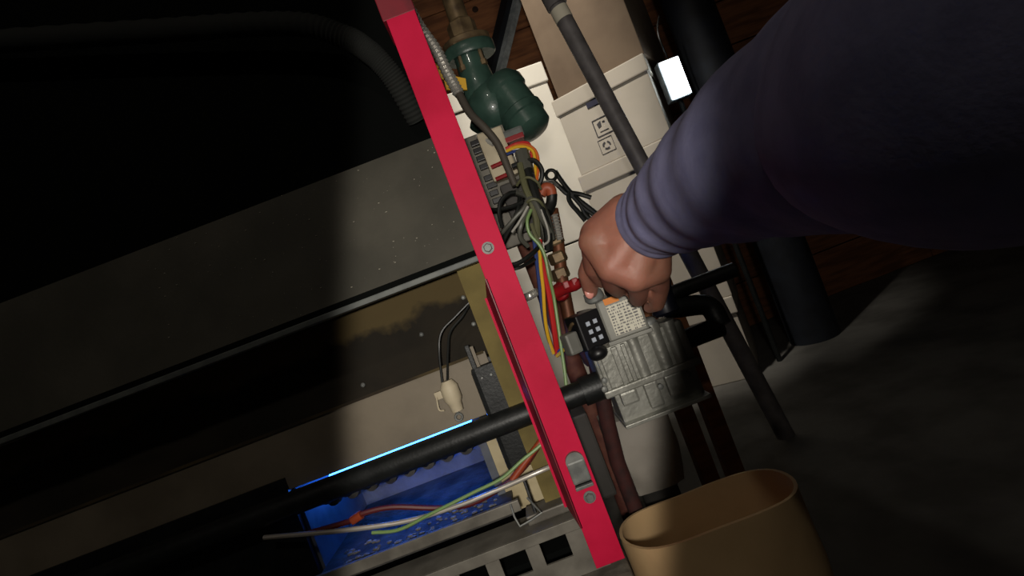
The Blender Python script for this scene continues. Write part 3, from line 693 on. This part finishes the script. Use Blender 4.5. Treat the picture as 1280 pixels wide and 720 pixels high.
tm = MB(); a = P(796, 382, .80); tm.box((a.x, .80, 0), (a.x+0.025, .83, a.z+0.12), 0.002); tm.box((a.x+0.04, .80, 0), (a.x+0.065, .83, a.z+0.12), 0.002); tm.box((a.x, .801, a.z+0.05), (a.x+0.065, .829, a.z+0.07))
tag(tm.build('wooden_bracket', 'wood'), 'pale wooden upright bracket behind the black tee', 'bracket')
# rust-red pipe and dark duct left of and under the valve
rp = MB(); rp.tube([P(730, 388, .767), P(738, 420, .767), P(748, 470, .767), P(760, 530, .767), P(772, 578, .767), Vector((P(772, 578, .767).x, .767, 0))], 0.0115, n=16, spline=False)
rp = tag(rp.build('drip_pipe', 'rust_red', smooth=True), 'rust-red iron pipe running down behind the gas valve', 'pipe')
MB().lathe([(-0.016, 0.017), (-0.010, 0.020), (0.010, 0.020), (0.016, 0.017)], P(742, 440, .767), Vector((.03, 0, -1)), n=16).build('pipe_coupling', 'rust_red', rp, True)
dz = MB(); a = S(-11, 292, .77); c = S(31, 178, .77); dz.box((a.x, .77, 0.158), (c.x, .845, c.z), 0.004)
dz = tag(dz.build('dark_duct', 'dark_duct'), 'dark grey sheet metal duct behind the foot of the red post', 'duct')
# pale rounded housing under the valve
gs = MB(); rings = []
a = S(85, 300, .80); z0, z1 = a.z, S(0, 200, .80).z
for j in range(13):
    f = j/12; zz = z0+(z1-z0)*f; ring = []
    sc = 0.80 + 0.2*math.sin(min(1, f*1.8)*PI/2)
    for k in range(28):
        an = 2*PI*k/28; ca_, sa_ = math.cos(an), math.sin(an)
        rx = 0.052*sc*(abs(ca_)**0.45)*(1 if ca_ > 0 else -1); ry = 0.045*sc*(abs(sa_)**0.45)*(1 if sa_ > 0 else -1)
        nn = noise.noise(Vector((ca_*1.5, sa_*1.5, f*3)))*0.007
        ring.append(Vector((a.x+rx*(1+nn*8), .83+ry+nn, zz)))
    rings.append(ring)
gs.ring_sweep(rings)
hsg = tag(gs.build('damper_housing', 'grey_sack', smooth=True), 'pale grey dusty rounded housing just under the gas valve', 'housing')
MB().cyl((a.x, .83, 0.0), (a.x, .83, z0+0.004), 0.03, n=16).build('housing_leg', 'dark_duct', hsg, True)

# ------------------------------------------------------------------ open paper sack, bottom right
def sack(r, top, th):
    mb = MB(); n_ = 48; cx_, cy_ = 0.125, 0.642
    def pt(k, zf, rr, wob):
        an = 2*PI*k/n_; x, y = math.cos(an), math.sin(an)
        zz = top(an)*zf
        nn = 1+0.03*noise.noise(Vector((x*2, y*2, zf*2.5)))*wob
        return Vector((cx_+x*rr*nn, cy_+y*rr*nn, zz))
    prof = [(0.0, r*0.86), (0.03, r*0.95), (0.25, r*1.02), (0.5, r*1.03), (0.75, r*1.01), (0.95, r*1.0), (1.0, r*1.0), (1.0, r-th), (0.9, r-th), (0.5, r-th), (0.2, r-th)]
    mb.ring_sweep([[pt(k, f, rr, 1 if 0 < f < 0.98 else 0.5) for k in range(n_)] for f, rr in prof])
    return mb
bag = sack(0.110, lambda an: 0.172 - 0.026*(math.sin(an)+0.3) + 0.004*math.sin(3*an), 0.004).build('paper_sack', 'kraft', smooth=True)
tag(bag, 'open tan paper sack standing at the foot of the red post', 'sack')

# ------------------------------------------------------------------ person: reaching arm
per = thing('person', (0.22, -0.10, 0.30), 'person in a navy sleeve reaching in, hand closed over the gas valve knob', 'person')
def capsule(mb, a, b, ra, rb_):
    a, b = Vector(a), Vector(b); d = b-a; L = d.length; k_ = 6; prof = []
    for i in range(k_+1):
        an = PI/2*i/k_; prof.append((-ra*math.cos(an), max(ra*math.sin(an), 1e-4)))
    for i in range(k_+1):
        an = PI/2*i/k_; prof.append((L+rb_*math.sin(an), max(rb_*math.cos(an), 1e-4)))
    mb.lathe(prof, a, d, n=16)
hd = MB()
wr = P(812, 268, .485)
K = {'index': P(742, 302, .500), 'middle': P(764, 334, .490), 'ring': P(794, 346, .490), 'little': P(822, 338, .497)}
cap = lambda a, b, ra, rb_: capsule(hd, a, b, ra, rb_)
for nm, k_ in K.items():                               # metacarpals fan out from the wrist
    cap(wr, k_, 0.021, 0.0150 if nm != 'little' else 0.0135)
cap(P(785, 276, .492), P(752, 296, .508), 0.027, 0.022); cap(P(795, 300, .496), P(782, 326, .504), 0.026, 0.022)
cap(P(798, 285, .490), P(790, 315, .505), 0.026, 0.020)
cap(K['index'], K['middle'], .0145, .0145); cap(K['middle'], K['ring'], .0145, .0145); cap(K['ring'], K['little'], .0145, .0135)
FG = {'index': [P(742, 334, .532), P(752, 350, .562), P(762, 352, .580)], 'middle': [P(766, 354, .528), P(772, 362, .556), P(777, 360, .580)],
      'ring': [P(798, 364, .526), P(797, 374, .554), P(793, 372, .578)], 'little': [P(826, 358, .526), P(822, 380, .552), P(812, 384, .572)]}
RD = {'index': (.0135, .0105, .009, .0075), 'middle': (.0135, .0108, .0092, .008), 'ring': (.013, .0102, .0088, .0075), 'little': (.0115, .0092, .008, .007)}
for nm in FG:
    pts = [K[nm]] + FG[nm]
    for i in range(3): cap(pts[i], pts[i+1], RD[nm][i], RD[nm][i+1])
th_ = [P(782, 290, .512), P(746, 318, .545), P(735, 342, .565), P(738, 364, .582)]
for i, (ra, rb_) in enumerate(((.019, .0145), (.0135, .0115), (.0115, .0085))): cap(th_[i], th_[i+1], ra, rb_)
el = P(1230, 60, .17)
cap(wr, wr.lerp(el, 0.35), 0.026, 0.034); cap(wr.lerp(el, 0.35), el, 0.034, 0.040)
arm = hd.build('body', 'skin', per)
m_ = arm.modifiers.new('remesh', 'REMESH'); m_.mode = 'VOXEL'; m_.voxel_size = 0.0022; m_.use_smooth_shade = True
m2 = arm.modifiers.new('smooth', 'SMOOTH'); m2.factor = 0.5; m2.iterations = 7
nl = MB(); tip = th_[3]; nl.ball(tip + Vector((-0.003, -0.0078, -0.001)), (0.0052, 0.0020, 0.0068), sub=2); nl.build('thumbnail', 'nail', per, True)
sl = MB()
pth = catmull([P(818, 273, .478), P(836, 262, .452), P(872, 238, .398), P(950, 190, .31), P(1110, 118, .22), P(1290, 40, .155), Vector((0.23, 0.02, 0.56)), Vector((0.27, -0.14, 0.50))], 14)
def wob(f, an):
    p = Vector((math.cos(an)*1.2, math.sin(an)*1.2, f*14))
    return 1 + 0.055*noise.noise(p) + 0.03*math.sin(f*70 + 2*math.sin(an))*max(0, 1-abs(f-0.35)*2)
RS = [0.0370, 0.0395, 0.0440, 0.0520, 0.058, 0.062, 0.064, 0.066]
sl.tube(pth, RS, n=40, spline=False, wob=wob)
sl.build('sleeve', 'sleeve', per, True)
